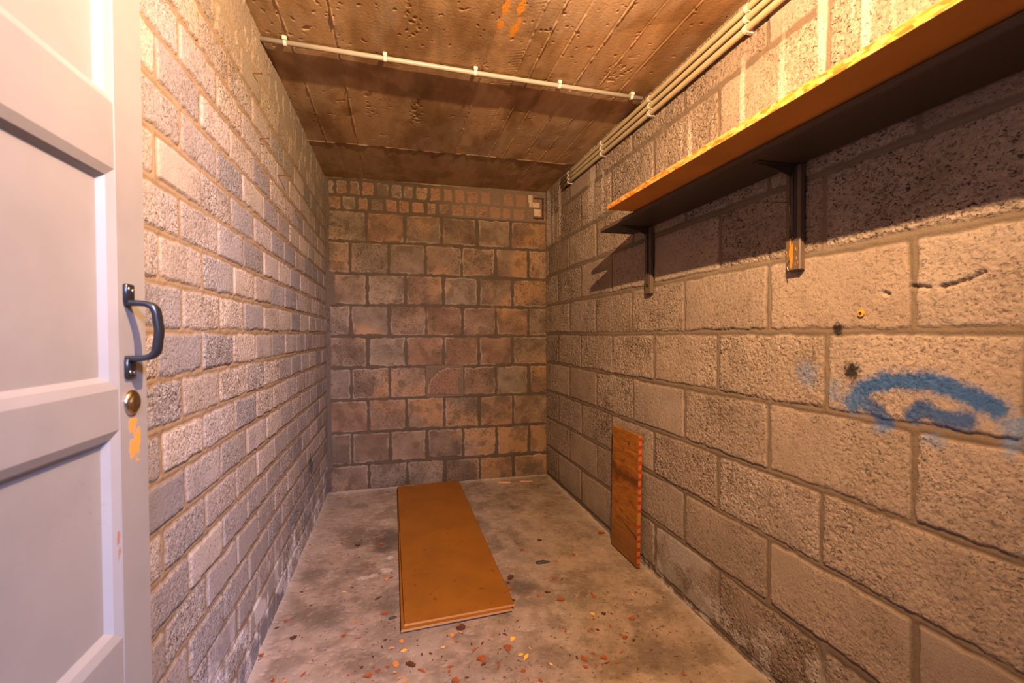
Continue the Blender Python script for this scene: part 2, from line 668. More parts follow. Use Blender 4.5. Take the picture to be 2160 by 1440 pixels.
# ------------------------------------------------------------------ block walls
def masonry(U, V, beds, heads, bed_w, head_w, seed, palette, mortar, pore_scale, pore_depth, rough_rng, edge=.0035,
            wob=.004, lump=.0007, joint_d=-.0050, dirt=.38, mott=0.0, jagk=1.0):
    """relief and tone of a block wall; beds = heights of bed joints, heads(row) = positions of the head joints"""
    Vw = V + wob * 2 * (fbm(U, V, 2.2, seed, 2) - .5)
    Uw = U + wob * (fbm(U, V, 3.1, seed + 7, 2) - .5)
    row = np.searchsorted(beds, Vw)
    bp = np.concatenate([[beds[0] - 9], beds, [beds[-1] + 9]])
    db = np.minimum(np.abs(Vw - bp[row]), np.abs(bp[row + 1] - Vw))
    dh = np.full(U.shape, 9.0); cid = np.zeros(U.shape, int)
    for r in np.unique(row):
        m = row == r
        h = np.array(heads(int(r)))
        k = np.searchsorted(h, Uw[m])
        hp = np.concatenate([[-99], h, [99]])
        dh[m] = np.minimum(np.abs(Uw[m] - hp[k]), np.abs(hp[k + 1] - Uw[m]))
        cid[m] = k
    jag = fbm(U, V, 38, seed + 3, 3) - .5
    big = fbm(U, V, 7, seed + 5, 2) - .5
    eb = db - bed_w / 2 * (1 + .9 * big) + .009 * jagk * jag
    eh = dh - head_w / 2 * (1 + 1.2 * big) + .008 * jagk * jag
    r = .008
    e = np.where((eb < r) & (eh < r), r - np.hypot(np.maximum(r - eb, 0), np.maximum(r - eh, 0)), np.minimum(eb, eh))
    mask = sstep(0.0, edge, e)
    hid = lambda s: _hash(row.astype(float), cid.astype(float), seed + s)
    rough = rough_rng[0] + (rough_rng[1] - rough_rng[0]) * hid(11)
    face = np.clip(rough + .45 * (fbm(U, V, 5, seed + 21, 2) - .5) * 2, .05, 1.2)
    # crevices between the lumps of aggregate
    n1 = fbm(U * 1.0 + V * .25, V * 1.35 - U * .2, pore_scale, seed + 31, 2)
    n2 = fbm(U, V, pore_scale * .42, seed + 41, 2)
    pore = sstep(.58, .68, n1 + .5 * (n2 - .5))
    lumps = (fbm(U, V, pore_scale * 1.1, seed + 51, 2) - .5)
    hb = face * (lump * 2 * lumps - pore_depth * pore) - .0014 * np.exp(-np.maximum(e, 0) / .004)
    hb = hb + .0016 * (fbm(U, V, 4.5, seed + 61, 2) - .5) + .003 * (hid(13) - .5)
    hm = joint_d + .0022 * (fbm(U, V, 30, seed + 71, 3) - .5) + .002 * sstep(0, .01, -e)
    h = hm + (hb - hm) * mask
    pal = np.array(palette)
    pick = (hid(17) * .999 * len(pal)).astype(int)
    c = pal[pick] * (0.88 + .26 * hid(19))[..., None]
    c = c * (1 + .32 * (fbm(U, V, 9, seed + 81, 4) - .5))[..., None]
    st = sstep(.55, .75, fbm(U, V, 13, seed + 91, 4)) * face
    c = mixc(c, (.13, .095, .065), dirt * st)
    if mott > 0:
        c = c * (1 + .75 * mott * (fbm(U, V, 11, seed + 83, 5) - .5))[..., None]
        c = mixc(c, (.36, .205, .095), .55 * mott * sstep(.50, .72, fbm(U, V, 3.6, seed + 87, 3)))
        c = mixc(c, (.085, .058, .040), .48 * mott * sstep(.56, .70, fbm(U, V, 17, seed + 89, 5)))
        c = mixc(c, (.34, .27, .21), .55 * mott * sstep(.009, .002, np.abs(e - .004)) * sstep(.40, .60, fbm(U, V, 12, seed + 93, 2)))
    cm = np.ones(c.shape) * np.array(mortar) * (1 + .25 * (fbm(U, V, 16, seed + 95, 3) - .5))[..., None]
    c = cm + (c - cm) * mask[..., None]
    return h, c, mask, face * mask, row, cid


# ---- right wall: long blocks in running bond
us = np.concatenate([np.linspace(YF - .1, .44, 30)[:-1], graded(.44, YB + .02, .0024, .0056)])
vs = np.linspace(-.01, ZC + .01, 640)
U, V = np.meshgrid(us, vs, indexing='ij')
beds_r = np.array([.022, .222, .418, .608, .806, 1.005, 1.203, 1.402, 1.602, 1.812])
rngr = random.Random(5)
heads_r = {}
for r_ in range(0, 12):
    off = .9135 if r_ % 2 == 1 else 1.0935
    heads_r[r_] = sorted(off + .3855 * k + rngr.uniform(-.006, .006) for k in range(-4, 7))
h, c, mask, gl, row, cid = masonry(U, V, beds_r, lambda r: heads_r[min(max(r, 0), 11)], .017, .0125, 101,
                                   [(.298, .236, .180), (.322, .256, .196), (.276, .216, .164), (.312, .252, .200)], (.168, .128, .090),
                                   225, .0036, (.30, 1.0))
# lime runs down the top courses
run = sstep(.60, .70, fbm(U, V * .06, 26, 301, 2)) * sstep(1.58, 1.66, V) * sstep(.45, .7, fbm(U, V, 3, 303, 2) + .12)
c = mixc(c, (.66, .59, .50), .6 * run); h = h + .0012 * run
# smeared render on the bottom course beside the leaning board
pm = poly_mask(U, V, [(1.70, .215), (1.34, .215), (1.33, .01), (1.62, .01), (1.70, .09)]).astype(float) * mask
pm = pm * sstep(.25, .5, fbm(U, V, 9, 311, 3))
c = mixc(c, (.40, .37, .33), .75 * pm); h = h * (1 - .6 * pm); gl = gl * (1 - .7 * pm)
sal = sstep(.50, .62, fbm(U, V, 20, 313, 3)) * sstep(.20, .03, V + .12 * (U - 1.3)) * sstep(2.3, 1.9, U)
c = mixc(c, (.58, .55, .50), .55 * sal)
# tone gets darker towards the foot of the wall
c = c * (1 - .22 * sstep(.16, .02, V + .05 * (fbm(U, V, 8, 317, 2) - .5)))[..., None]
# sprayed blue curve and dabs, two black puffs
spray = fbm(U, V, 190, 321, 2) - .5
wv = .010 * (fbm(U, V, 26, 323, 2) - .5)
blue = np.array((.018, .080, .24))
d = seg_dist(U + wv, V + wv, [(.838, .838), (.822, .865), (.797, .886), (.765, .898), (.734, .903), (.681, .905), (.650, .899), (.619, .889), (.590, .877), (.573, .868)])
c = mixc(c, blue, sstep(.022, .011, d + .014 * spray))
c = mixc(c, (.085, .16, .34), .40 * sstep(.034, .016, d + .020 * spray))
d = seg_dist(U, V, [(.803, .842), (.782, .832), (.768, .812)]); c = mixc(c, blue, .85 * sstep(.027, .008, d + .014 * spray))
d = seg_dist(U, V, [(.710, .834), (.692, .852), (.674, .843), (.648, .836), (.617, .839)]); c = mixc(c, blue, .9 * sstep(.025, .009, d + .014 * spray))
for (cu, cv, ru, rv, k) in [(.962, .898, .042, .050, .55), (.885, .862, .030, .042, .45), (.835, .842, .05, .035, .35), (.548, .838, .035, .035, .75), (.556, .808, .02, .03, .6), (.672, .790, .028, .022, .6), (.776, .792, .03, .02, .55)]:
    c = mixc(c, (.13, .22, .38), k * sstep(1.0, .25, blob(U, V, cu, cv, ru, rv) + 1.0 * spray))
for (cu, cv, rr) in [(.841, .914, .026), (.879, 1.012, .016)]:
    c = mixc(c, (.02, .018, .016), .97 * sstep(1.0, .45, blob(U, V, cu, cv, rr, rr * 1.15) + .8 * spray))
for pts_ in ([(.716, 1.099), (.700, 1.097), (.684, 1.094)], [(.662, 1.093), (.642, 1.096), (.622, 1.100), (.596, 1.113)], [(.770, 1.09), (.762, 1.086)]):
    q_ = seg_dist(U, V, pts_) + .004 * (fbm(U, V, 60, 331, 2) - .5)
    h = h - .008 * sstep(.006, .001, q_)
place_r = lambda u, v, hh: (XR - hh, u, v)
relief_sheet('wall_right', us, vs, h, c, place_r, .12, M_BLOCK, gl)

# ---- left wall: small blocks
us = np.concatenate([np.linspace(YF - .1, .62, 30)[:-1], graded(.62, YB + .02, .0024, .0056)])
vs = np.linspace(-.01, ZC + .01, 660)
U, V = np.meshgrid(us, vs, indexing='ij')
beds_l = np.array([.0927 * k - .005 for k in range(0, 21)])
rngl = random.Random(9)
heads_l = {}
for r_ in range(0, 24):
    off = .188 if r_ % 2 == 1 else .088
    heads_l[r_] = sorted(off + .2005 * k + rngl.uniform(-.007, .007) for k in range(-3, 16))
h, c, mask, gl, row, cid = masonry(U, V, beds_l, lambda r: heads_l[min(max(r, 0), 23)], .0135, .0105, 203,
                                   [(.310, .278, .262), (.335, .290, .262), (.240, .226, .230), (.355, .312, .275), (.280, .252, .238)], (.245, .180, .112),
                                   250, .0022, (.30, .85), edge=.003, wob=.003)
# smeared mortar over the top courses
sm = sstep(1.74, 1.86, V + .12 * (fbm(U, V, 4, 401, 3) - .5)) * .85
c = mixc(c, (.30, .255, .205), sm * .8); h = h * (1 - .72 * sm); gl = gl * (1 - .5 * sm)
nub = sstep(.66, .74, fbm(U, V * .55, 34, 403, 2)) * sm
h = h + .0035 * nub
# salt bloom near the foot
sal = sstep(.48, .62, fbm(U, V * .8, 18, 405, 4)) * sstep(.30, .06, V + .05 * np.sin(U * 3))
c = mixc(c, (.66, .64, .64), .65 * sal)
c = mixc(c, (.05, .045, .045), .8 * sstep(1.0, .3, blob(U, V, 2.50, .345, .055, .085) + 1.4 * (fbm(U, V, 30, 409, 3) - .5)))
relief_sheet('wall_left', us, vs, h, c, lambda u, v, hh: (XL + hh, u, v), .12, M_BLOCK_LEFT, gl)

# ---- back wall: blocks with two courses of small bricks at the top
us = np.linspace(XL - .02, XR + .02, 400)
vs = np.linspace(-.01, ZC + .01, 540)
U, V = np.meshgrid(us, vs, indexing='ij')
tilt = -.010 * (U - XL) / (XR - XL)
beds_b = np.array([-.03, .172, .377, .589, .796, .998, 1.198, 1.398, 1.604, 1.800, 1.892, 1.992])
ja = [-.180, .062, .308, .548, .786]; jb = [-.283, -.045, .193, .435, .668, .902]
rows_b = {0: ja, 1: ja, 2: jb, 3: ja, 4: jb, 5: ja, 6: jb, 7: ja, 8: jb, 9: [-.183, .058, .301, .540, .775],
          10: [-.33 + .0865 * k + .007 * math.sin(k * 2.3) for k in range(17)], 11: [-.375 + .0845 * k + .007 * math.sin(k * 1.7 + 1) for k in range(17)], 12: [0]}
rows_b[10] = [x for x in rows_b[10]]
h, c, mask, gl, row, cid = masonry(U, V - tilt, beds_b, lambda r: rows_b[min(max(r, 0), 12)], .016, .0165, 307,
                                   [(.178, .122, .084), (.188, .135, .097), (.174, .109, .071), (.183, .143, .107), (.153, .112, .084)], (.081, .061, .043),
                                   85, .0034, (.15, .75), edge=.005, lump=.0016, dirt=.80, mott=1.0, jagk=1.7)
top = (V - tilt > 1.80)
smr = sstep(.15, .55, U + .1 * (fbm(U, V, 8, 501, 2) - .5)) * top * .75
c = mixc(c, (.165, .122, .086), smr); h = h * (1 - .6 * smr)
redd = top * (_hash(row.astype(float), cid.astype(float), 503) > .45) * mask
c = mixc(c, (.27, .145, .082), .55 * redd)
for (a0, a1, b0, b1) in [(.905, .932, 1.925, 1.975), (.912, .985, 1.892, 1.924), (.944, .992, 1.832, 1.880)]:
    lb = ((U > a0) & (U < a1) & (V > b0) & (V < b1)).astype(float)
    c = mixc(c, (.48, .37, .26), lb); h = np.where(lb > 0, .001, h)
# mortar fill in the left corner and beside one block
fill = sstep(.012, .0, U - XL - .015 - .014 * (fbm(U, V, 12, 507, 2) - .5) - .032 * ((V > 1.20) & (V < 1.405)))
c = mixc(c, (.105, .085, .068), fill); h = h * (1 - fill) - .004 * fill
# one broken, redder block
bw = .006 * (fbm(U, V, 40, 509, 2) - .5)
cell = ((U > .190) & (U < .438) & (V > .589) & (V < .796))
brk = poly_mask(U + bw, V + bw, [(.202, .605), (.204, .660), (.222, .706), (.250, .728), (.275, .758), (.332, .780), (.424, .772), (.418, .735), (.404, .700), (.398, .655), (.412, .600)])
out_ = cell & ~brk
c = mixc(c, (.135, .102, .074), out_ * 1.0); h = np.where(out_, -.006 + .001 * fbm(U, V, 40, 511, 2), h)
c = mixc(c, (.205, .120, .082), (cell & brk) * .8)
rim = cell & (np.abs(fbm(U, V, 40, 509, 2) - .5) < 2) & brk & ~poly_mask(U * 1.0 + bw - .004, V + bw + .006, [(.202, .605), (.204, .660), (.222, .706), (.250, .728), (.275, .758), (.332, .780), (.424, .772), (.418, .735), (.404, .700), (.398, .655), (.412, .600)])
c = mixc(c, (.33, .24, .175), rim * .55); h = np.where(rim, h + .002, h)
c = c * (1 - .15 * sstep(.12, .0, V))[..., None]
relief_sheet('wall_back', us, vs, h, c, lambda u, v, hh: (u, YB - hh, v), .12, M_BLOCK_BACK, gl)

# ---- ceiling: concrete cast on boards
us = np.linspace(XL - .02, XR + .02, 660)
vs = np.concatenate([np.linspace(YF - .1, 1.0, 60)[:-1], graded(1.0, YB + .02, .0034, .0046)])
U, V = np.meshgrid(us, vs, indexing='ij')
seamA = [(-.338, 1.0, .8), (-.184, 1.0, 1.2), (.0, .0, .0), (.325, 1.3, 1.5), (.452, .8, 1.0), (.508, 1.0, 1.3), (.585, .8, .9), (.70, .7, 1.0), (.80, .8, .8), (.90, .5, .6)]
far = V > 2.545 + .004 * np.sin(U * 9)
board_edges = np.array([-.338, -.184, -.03, .12, .325, .452, .508, .585, .70, .80, .90])
board_edges_far = np.array([-.30, -.182, -.02, .24, .40, .55, .66, .78, .90])
uw = U + .008 * (fbm(U * .2, V, 1.6, 601, 2) - .5)
b1 = np.searchsorted(board_edges, uw); b2 = np.searchsorted(board_edges_far, uw)
bid = np.where(far, b2 + 20, b1)
lvl = _hash(bid.astype(float), far.astype(float), 603)
h = .0016 * (lvl - .5) + .0025 * (fbm(U, V * .35, 5, 605, 3) - .5)
for e_, hgt in [(x, y) for x, _, y in seamA if y > 0]:
    bead = sstep(.30, .62, fbm(U * 0 + e_, V, 22, int(700 + e_ * 100), 3))
    d = np.abs(uw - e_)
    h = h + (~far) * hgt * .0036 * bead * np.exp(-(d / .0023) ** 2)
    h = h - (~far) * .0012 * np.exp(-((uw - e_ + .005) / .0022) ** 2)
for e_ in [-.182, .24, .55, .66, .78]:
    h = h + far * .003 * sstep(.4, .7, fbm(U * 0 + e_, V, 18, int(800 + e_ * 100), 2)) * np.exp(-((uw - e_) / .0024) ** 2)
dc = np.abs(V - 2.545 - .004 * np.sin(U * 9) - .004 * (fbm(U, V, 12, 611, 2) - .5))
h = h + .0050 * np.exp(-(dc / .004) ** 2) * sstep(.25, .55, fbm(U, V, 20, 613, 2)) - .003 * far
# saw marks on some boards and rough patches
saw = np.sin((V + .35 * U) * 2 * math.pi / .017 + 5 * fbm(U, V, 6, 615, 2)) * sstep(.5, .6, _hash(bid.astype(float), far * 1.0, 617)) * sstep(.36, .5, U)
h = h + .00055 * saw * sstep(.4, .6, fbm(U, V, 4, 619, 2))
for (cu, cv, ru, rv) in [(.06, 1.50, .035, .14), (.10, 2.1, .04, .25), (-.10, 2.05, .03, .22), (.83, 1.62, .06, .14), (.69, 1.2, .05, .12), (-.27, 1.62, .03, .05)]:
    bm_ = sstep(1.0, .3, blob(U, V, cu, cv, ru, rv))
    h = h - .0035 * bm_ * sstep(.60, .70, fbm(U * 1.2, V, 55, 621, 2))
h = h - .0025 * sstep(.84, .88, fbm(U, V, 60, 623, 2))
base = np.array((.44, .29, .15))
c = np.ones(U.shape + (3,)) * base * (.90 + .22 * _hash(bid.astype(float), far * 1.0, 627))[..., None]
stn = fbm(U, V * .30, 7, 629, 4)
c = mixc(c, (.185, .098, .032), .60 * sstep(.48, .72, stn))
c = mixc(c, (.21, .12, .045), .55 * sstep(.52, .70, fbm(U, V * .8, 8, 641, 5)))
c = mixc(c, (.44, .345, .235), .45 * sstep(.56, .75, fbm(U, V * .5, 6, 631, 3)))
c = c * (1 + .35 * (fbm(U * 2, V * .6, 22, 633, 3) - .5))[..., None]
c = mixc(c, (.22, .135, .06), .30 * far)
for (cu, cv, ru, rv) in [(.331, 1.376, .013, .032), (.380, 1.362, .013, .045), (.333, 1.452, .012, .022), (.382, 1.475, .015, .032), (.388, 1.43, .010, .03)]:
    q = blob(U, V, cu, cv, ru, rv) + .9 * (fbm(U, V, 60, 635, 3) - .5)
    c = mixc(c, (.72, .30, .03), .95 * sstep(1.05, .65, q))
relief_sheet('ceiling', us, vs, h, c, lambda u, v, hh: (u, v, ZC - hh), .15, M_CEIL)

# ---- floor: worn screed
us = np.linspace(XL - .02, XR + .02, 420)
vs = np.concatenate([np.linspace(YF - 1.0, 1.0, 40)[:-1], graded(1.0, YB + .02, .0034, .0046)])
U, V = np.meshgrid(us, vs, indexing='ij')
h = .004 * (fbm(U, V, 4, 651, 3) - .5) + .0012 * (fbm(U, V, 42, 653, 3) - .5)
h = h - .0022 * sstep(.70, .76, fbm(U, V, 70, 655, 2))
edge_up = np.exp(-np.maximum(np.minimum(np.minimum(U - XL, XR - U), YB - V), 0) / .018)
h = h + .010 * edge_up * (.4 + .9 * fbm(U, V, 9, 657, 2)) - .003
c = np.ones(U.shape + (3,)) * np.array((.268, .204, .154))
c = c * (1 + .65 * (fbm(U, V, 5.5, 659, 4) - .5) + .60 * (fbm(U, V, 34, 661, 4) - .5))[..., None]
c = mixc(c, (.38, .32, .26), .35 * sstep(.52, .72, fbm(U, V * .5, 9, 663, 3)))
c = mixc(c, (.115, .083, .058), .48 * sstep(.52, .72, fbm(U, V, 10, 665, 5) + .04 * sstep(1.9, 1.3, V)))
c = mixc(c, (.34, .26, .19), .45 * sstep(.60, .72, fbm(U, V, 48, 675, 3)))
for (cu, cv, ru, rv, k) in [(-.05, 2.31, .11, .19, .72), (-.20, 2.30, .06, .05, .5), (-.35, 2.07, .06, .10, .45), (.47, 1.76, .09, .06, .55), (.03, 1.56, .16, .10, .35),
                            (.83, 1.25, .14, .10, .45), (-.03, 1.76, .05, .14, .35), (.60, 2.05, .16, .12, .22), (.62, 2.60, .08, .07, .28), (.43, 2.36, .05, .10, .4), (.10, 1.2, .2, .12, .3), (-.24, 1.72, .09, .10, .3), (.35, 1.35, .2, .1, .25)]:
    q = blob(U, V, cu, cv, ru, rv) + 1.1 * (fbm(U, V, 13, 667, 4) - .5)
    c = mixc(c, (.085, .066, .052), min(1, k * 1.25) * sstep(1.15, .25, q))
for (cu, cv, ru, rv, k) in [(-.04, 2.13, .022, .020, .6), (-.05, 2.02, .028, .022, .5), (-.14, 1.98, .03, .02, .5), (.02, 2.02, .02, .016, .6), (-.10, 1.99, .02, .02, .5), (-.40, 1.30, .008, .12, .6)]:
    c = mixc(c, (.56, .50, .44), k * sstep(1.1, .5, blob(U, V, cu, cv, ru, rv) + .8 * (fbm(U, V, 40, 669, 3) - .5)))
gr = sstep(.79, .84, fbm(U, V, 120, 671, 2)) * sstep(.35, .6, fbm(U, V, 3, 673, 2) + .2 * sstep(1.9, 1.3, V))
c = mixc(c, (.09, .055, .035), .7 * gr)
c = mixc(c, (.47, .43, .39), .45 * edge_up)
relief_sheet('floor', us, vs, h, c, lambda u, v, hh: (u, v, hh), .12, M_FLOOR)

# ---- front wall around the doorway behind the camera
mb = MB()
mb.box((XL - .12, YF - .1, -.02), (-.41, YF, ZC + .02))
mb.box((.44, YF - .1, -.02), (XR + .12, YF, ZC + .02))
mb.box((-.41, YF - .1, 1.93), (.44, YF, ZC + .02))
tag(mb.build('wall_front', M_FRONT), kind='structure')

# ------------------------------------------------------------------ door leaf, open against the left wall
XD, TD = -.350, .040          # room face of the leaf, thickness
Y0, Y1 = -.055, .772
Z0, Z1 = .02, 1.93
opens = [(.18, .506), (.612, .884), (.937, 1.220), (1.303, 1.83)]
py0, py1 = Y0 + .075, .700
mb = MB()
mb.box((XD - TD, py1, Z0), (XD, Y1, Z1), .0025)
mb.box((XD - TD, Y0, Z0), (XD, py0, Z1), .0025)
zc = Z0
for (a, b) in opens + [(Z1, Z1)]:
    mb.box((XD - TD, py0, zc), (XD, py1, a))
    zc = b
bevw, bevd = .017, .013


def slope(p, q, r_, s_):
    mb.add([p, q, r_, s_], [(0, 1, 2, 3)])


for (a, b) in opens:
    o_ = [(XD, py0, a), (XD, py1, a), (XD, py1, b), (XD, py0, b)]
    i_ = [(XD - bevd, py0 + bevw, a + bevw), (XD - bevd, py1 - bevw, a + bevw), (XD - bevd, py1 - bevw, b - bevw), (XD - bevd, py0 + bevw, b - bevw)]
    m_ = [(XD - bevd * .35, y_ + (i2[1] - y_) * .62, z_ + (i2[2] - z_) * .62) for (_, y_, z_), i2 in zip(o_, i_)]
    for k in range(4):
        k2 = (k + 1) % 4
        slope(o_[k], o_[k2], m_[k2], m_[k])
        slope(m_[k], m_[k2], i_[k2], i_[k])
door = mb.build('door_1', M_DOOR)
tag(door, 'grey-white panelled door standing open along the left block wall', 'door', kind='structure')
for (a, b) in opens:
    MB().box((XD - bevd - .012, py0 + .004, a + .004), (XD - bevd + .0005, py1 - .004, b - .004)).build('panel', M_DOOR, door)
# pull handle
hy = .7225
mb = MB()
for z_ in (1.0625, .9625):
    mb.box((XD - .0005, hy - .0095, z_ - .0125), (XD + .0055, hy + .0095, z_ + .0125), .0015)
zt, zb = 1.0515, .9735
path = [(XD + .003, hy, zt - .002)]
out_x = .030
N_ = 28
ctrl = [(0, zt - .002), (.016, zt - .002), (.027, zt - .004), (.0335, zt - .011), (.036, zt - .026), (.0372, (zt + zb) / 2),
        (.036, zb + .026), (.0335, zb + .011), (.027, zb + .004), (.016, zb + .002), (0, zb + .002)]
pts = []
for i in range(len(ctrl) - 1):
    p0 = ctrl[max(i - 1, 0)]; p1 = ctrl[i]; p2 = ctrl[i + 1]; p3 = ctrl[min(i + 2, len(ctrl) - 1)]
    for k in range(6):
        t_ = k / 6
        q = [.5 * ((2 * p1[a]) + (-p0[a] + p2[a]) * t_ + (2 * p0[a] - 5 * p1[a] + 4 * p2[a] - p3[a]) * t_ ** 2 + (-p0[a] + 3 * p1[a] - 3 * p2[a] + p3[a]) * t_ ** 3) for a in (0, 1)]
        pts.append((XD + q[0], hy, q[1]))
pts.append((XD, hy, zb + .002))
sec = [(.0078, .0020), (.0062, .0038), (-.0062, .0038), (-.0078, .0020), (-.0078, -.0020), (-.0062, -.0038), (.0062, -.0038), (.0078, -.0020)]
mb.tube(pts, 0, sec=sec)
handle = mb.build('handle', M_BLACKIRON, door, auto=50)
tag(handle, 'black iron pull handle on the door stile')
RX = Matrix(((0, 0, 1, 0), (0, 1, 0, 0), (-1, 0, 0, 0), (0, 0, 0, 1)))   # local z -> +x
for (yy, zz) in [(hy - .0045, 1.068), (hy + .0048, 1.066), (hy - .0045, .957), (hy + .0048, .956)]:
    MB().lathe([(.0030, 0), (.0030, .0006), (.0018, .0012), (.0004, .0014)], Matrix.Translation((XD + .0054, yy, zz)) @ RX, 14).build('screw', M_SCREW, handle, smooth=True)
# round lock
ly, lz = .7285, .9155
lk = MB().lathe([(.0172, 0), (.0172, .0016), (.0160, .0038), (.0130, .0058), (.0118, .0060), (.0110, .0050)],
                Matrix.Translation((XD - .0002, ly, lz)) @ RX, 36).build('lock', M_NICKEL, door, smooth=True)
tag(lk, 'round nickel cylinder lock below the handle')
MB().lathe([(.0108, 0), (.0108, .0062), (.0098, .0068), (.0002, .0068)], Matrix.Translation((XD + .0002, ly, lz)) @ RX, 30).build('cylinder', M_BRASS, lk, auto=40)
MB().box((XD + .0069, ly - .0006, lz - .0045), (XD + .0072, ly + .0006, lz + .0045)).build('keyhole', M_HOLE, lk)

# ------------------------------------------------------------------ two boards on the floor
def quad_board(name, corners, z0, z1, face, edge_m, label):
    """flat sheet with given plan corners (near left, near right, far right, far left)"""
    root = empty(name, ((corners[0][0] + corners[2][0]) / 2, (corners[0][1] + corners[2][1]) / 2, z0))
    cx, cy = root.location.x, root.location.y
    b = [(x - cx, y - cy, 0) for x, y in corners]; t_ = [(x - cx, y - cy, z1 - z0) for x, y in corners]
    o = mesh_object('edge_band', b + t_, [(0, 1, 5, 4), (1, 2, 6, 5), (2, 3, 7, 6), (3, 0, 4, 7), (3, 2, 1, 0)], edge_m, root)
    f_ = .0012
    ins = [(x + f_ * (1 if x < 0 else -1), y + f_ * (1 if y < 0 else -1), z1 - z0) for x, y, _ in b]
    mesh_object('face', ins + [(x, y, z - .0012) for x, y, z in ins] + [(x, y, z + .0004) for x, y, z in ins],
                [(8, 9, 10, 11), (4, 5, 9, 8), (5, 6, 10, 9), (6, 7, 11, 10), (7, 4, 8, 11), (7, 6, 5, 4)], face, root)
    tag(root, label, 'board')
    return root


quad_board('hardboard_sheet', [(.006, 1.571), (.398, 1.594), (.392, 3.066), (-.004, 3.045)], .0045, .0125, M_HARDBOARD, M_HARDBOARD_EDGE,
           'lower orange hardboard sheet on the floor, edge showing under the upper sheet')
quad_board('hardboard_sheet', [(.017, 1.587), (.409, 1.606), (.397, 3.070), (-.002, 3.049)], .0132, .0205, M_HARDBOARD, M_HARDBOARD_EDGE,
           'upper orange hardboard sheet lying flat on another on the floor')

# ------------------------------------------------------------------ pine board leaning on the right wall
root = empty('pine_board', (.985, 1.752, .004))
ang = math.radians(-.4)
MR = Matrix.Rotation(math.radians(1.1), 4, 'Y')
mb = MB().box((0, 0, 0), (.015, .240, .565), .0012, MR)
o = mb.build('plank', M_PINE, root)
MB().box((.0005, -.0022, .012), (.0145, .0006, .560), .0004, MR).build('edge_strip', M_DASH, root)['label'] = 'narrow edge with red dashes'
mb = MB()   # open split running across the lower part
mb.add([MR @ Vector(v) for v in [(-.0006, .000, .120), (-.0006, .235, .178), (-.0006, .238, .1795), (-.0006, .120, .152), (-.0006, .000, .127)]], [(0, 1, 2, 3, 4)])
mb.build('split', M_HOLE, root)
tag(root, 'upright stained pine board leaning on the right block wall', 'board')

# ------------------------------------------------------------------ shelf
root = empty('shelf_board', (.86, 1.84, 1.441))
mb = MB().box((0, -2.02, 0), (.160, 0, .018), .003)
mb.build('plank', M_DARKWOOD, root)
MB().box((-.0008, -2.0, .0032), (.0006, -.004, .0150), .0003).build('front_edge', M_DARKWOOD_EDGE, root)
tag(root, 'dark brown painted shelf board resting on the wall brackets', 'shelf')
root = empty('shelf_board', (.757, 1.556, 1.4592))
MB().box((.0008, -1.74, 0), (.262, -.0008, .018), .0006).build('plank', M_SHELF_FACE, root)
MB().box((-.0006, -1.74, .0002), (.0009, 0, .0178), .0004).build('front_edge', M_CHIP, root)['label'] = 'pale chipboard front edge'
tag(root, 'orange chipboard shelf laid over the dark shelf, front overhanging', 'shelf')


def bracket(y0, y1, label, batten_mat, chipped):
    """batten on the wall with a pressed steel shelf bracket"""
    w = y1 - y0
    root = empty('shelf_bracket', (1.009, y0, 1.168))
    MB().box((0, 0, 0), (.017, w, .272), .0022).build('batten', batten_mat, root)
    ym = w * .46
    mb = MB()
    mb.box((-.0022, ym - .011, .085 if chipped else .03), (0, ym + .011, .2715), .0006)
    mb.tube([(-.0032, ym, .095 if chipped else .04), (-.0036, ym, .18), (-.0044, ym, .266)], [.0028, .0036, .0040], 10)
    mb.box((-.118, ym - .011, .2700), (0, ym + .011, .2722), .0006)
    # pressed rib: deep at the corner, running out to the tip
    n_ = 10
    vs_, fs_ = [], []
    for i in range(n_ + 1):
        t_ = i / n_
        x_ = -.003 - .108 * t_
        dp = .026 * (1 - t_) ** 1.6 + .003
        wd = .0045 * (1 - .5 * t_)
        vs_ += [(x_, ym - wd, .2702), (x_, ym - wd * .5, .2702 - dp), (x_, ym + wd * .5, .2702 - dp), (x_, ym + wd, .2702)]
    for i in range(n_):
        a = i * 4; b = a + 4
        for k in range(3):
            fs_.append((a + k, a + k + 1, b + k + 1, b + k))
    fs_ += [(3, 2, 1, 0), (n_ * 4, n_ * 4 + 1, n_ * 4 + 2, n_ * 4 + 3)]
    mb.add(vs_, fs_)
    st = mb.build('steel_angle', M_DARKSTEEL, root, auto=35)
    sb = Matrix(((0, 0, -1, 0), (0, 1, 0, 0), (1, 0, 0, 0), (0, 0, 0, 1)))    # local z -> -x
    for zz in ((.100, .245) if chipped else (.05, .20)):
        MB().lathe([(.0042, 0), (.0040, .0012), (.0024, .0026), (.0004, .0031)], Matrix.Translation((-.002, ym + .004, zz)) @ sb, 14).build('screw', M_DARKSTEEL, root, smooth=True)
    tag(root, label, 'bracket', 'brackets carrying the dark shelf')
    return root, ym


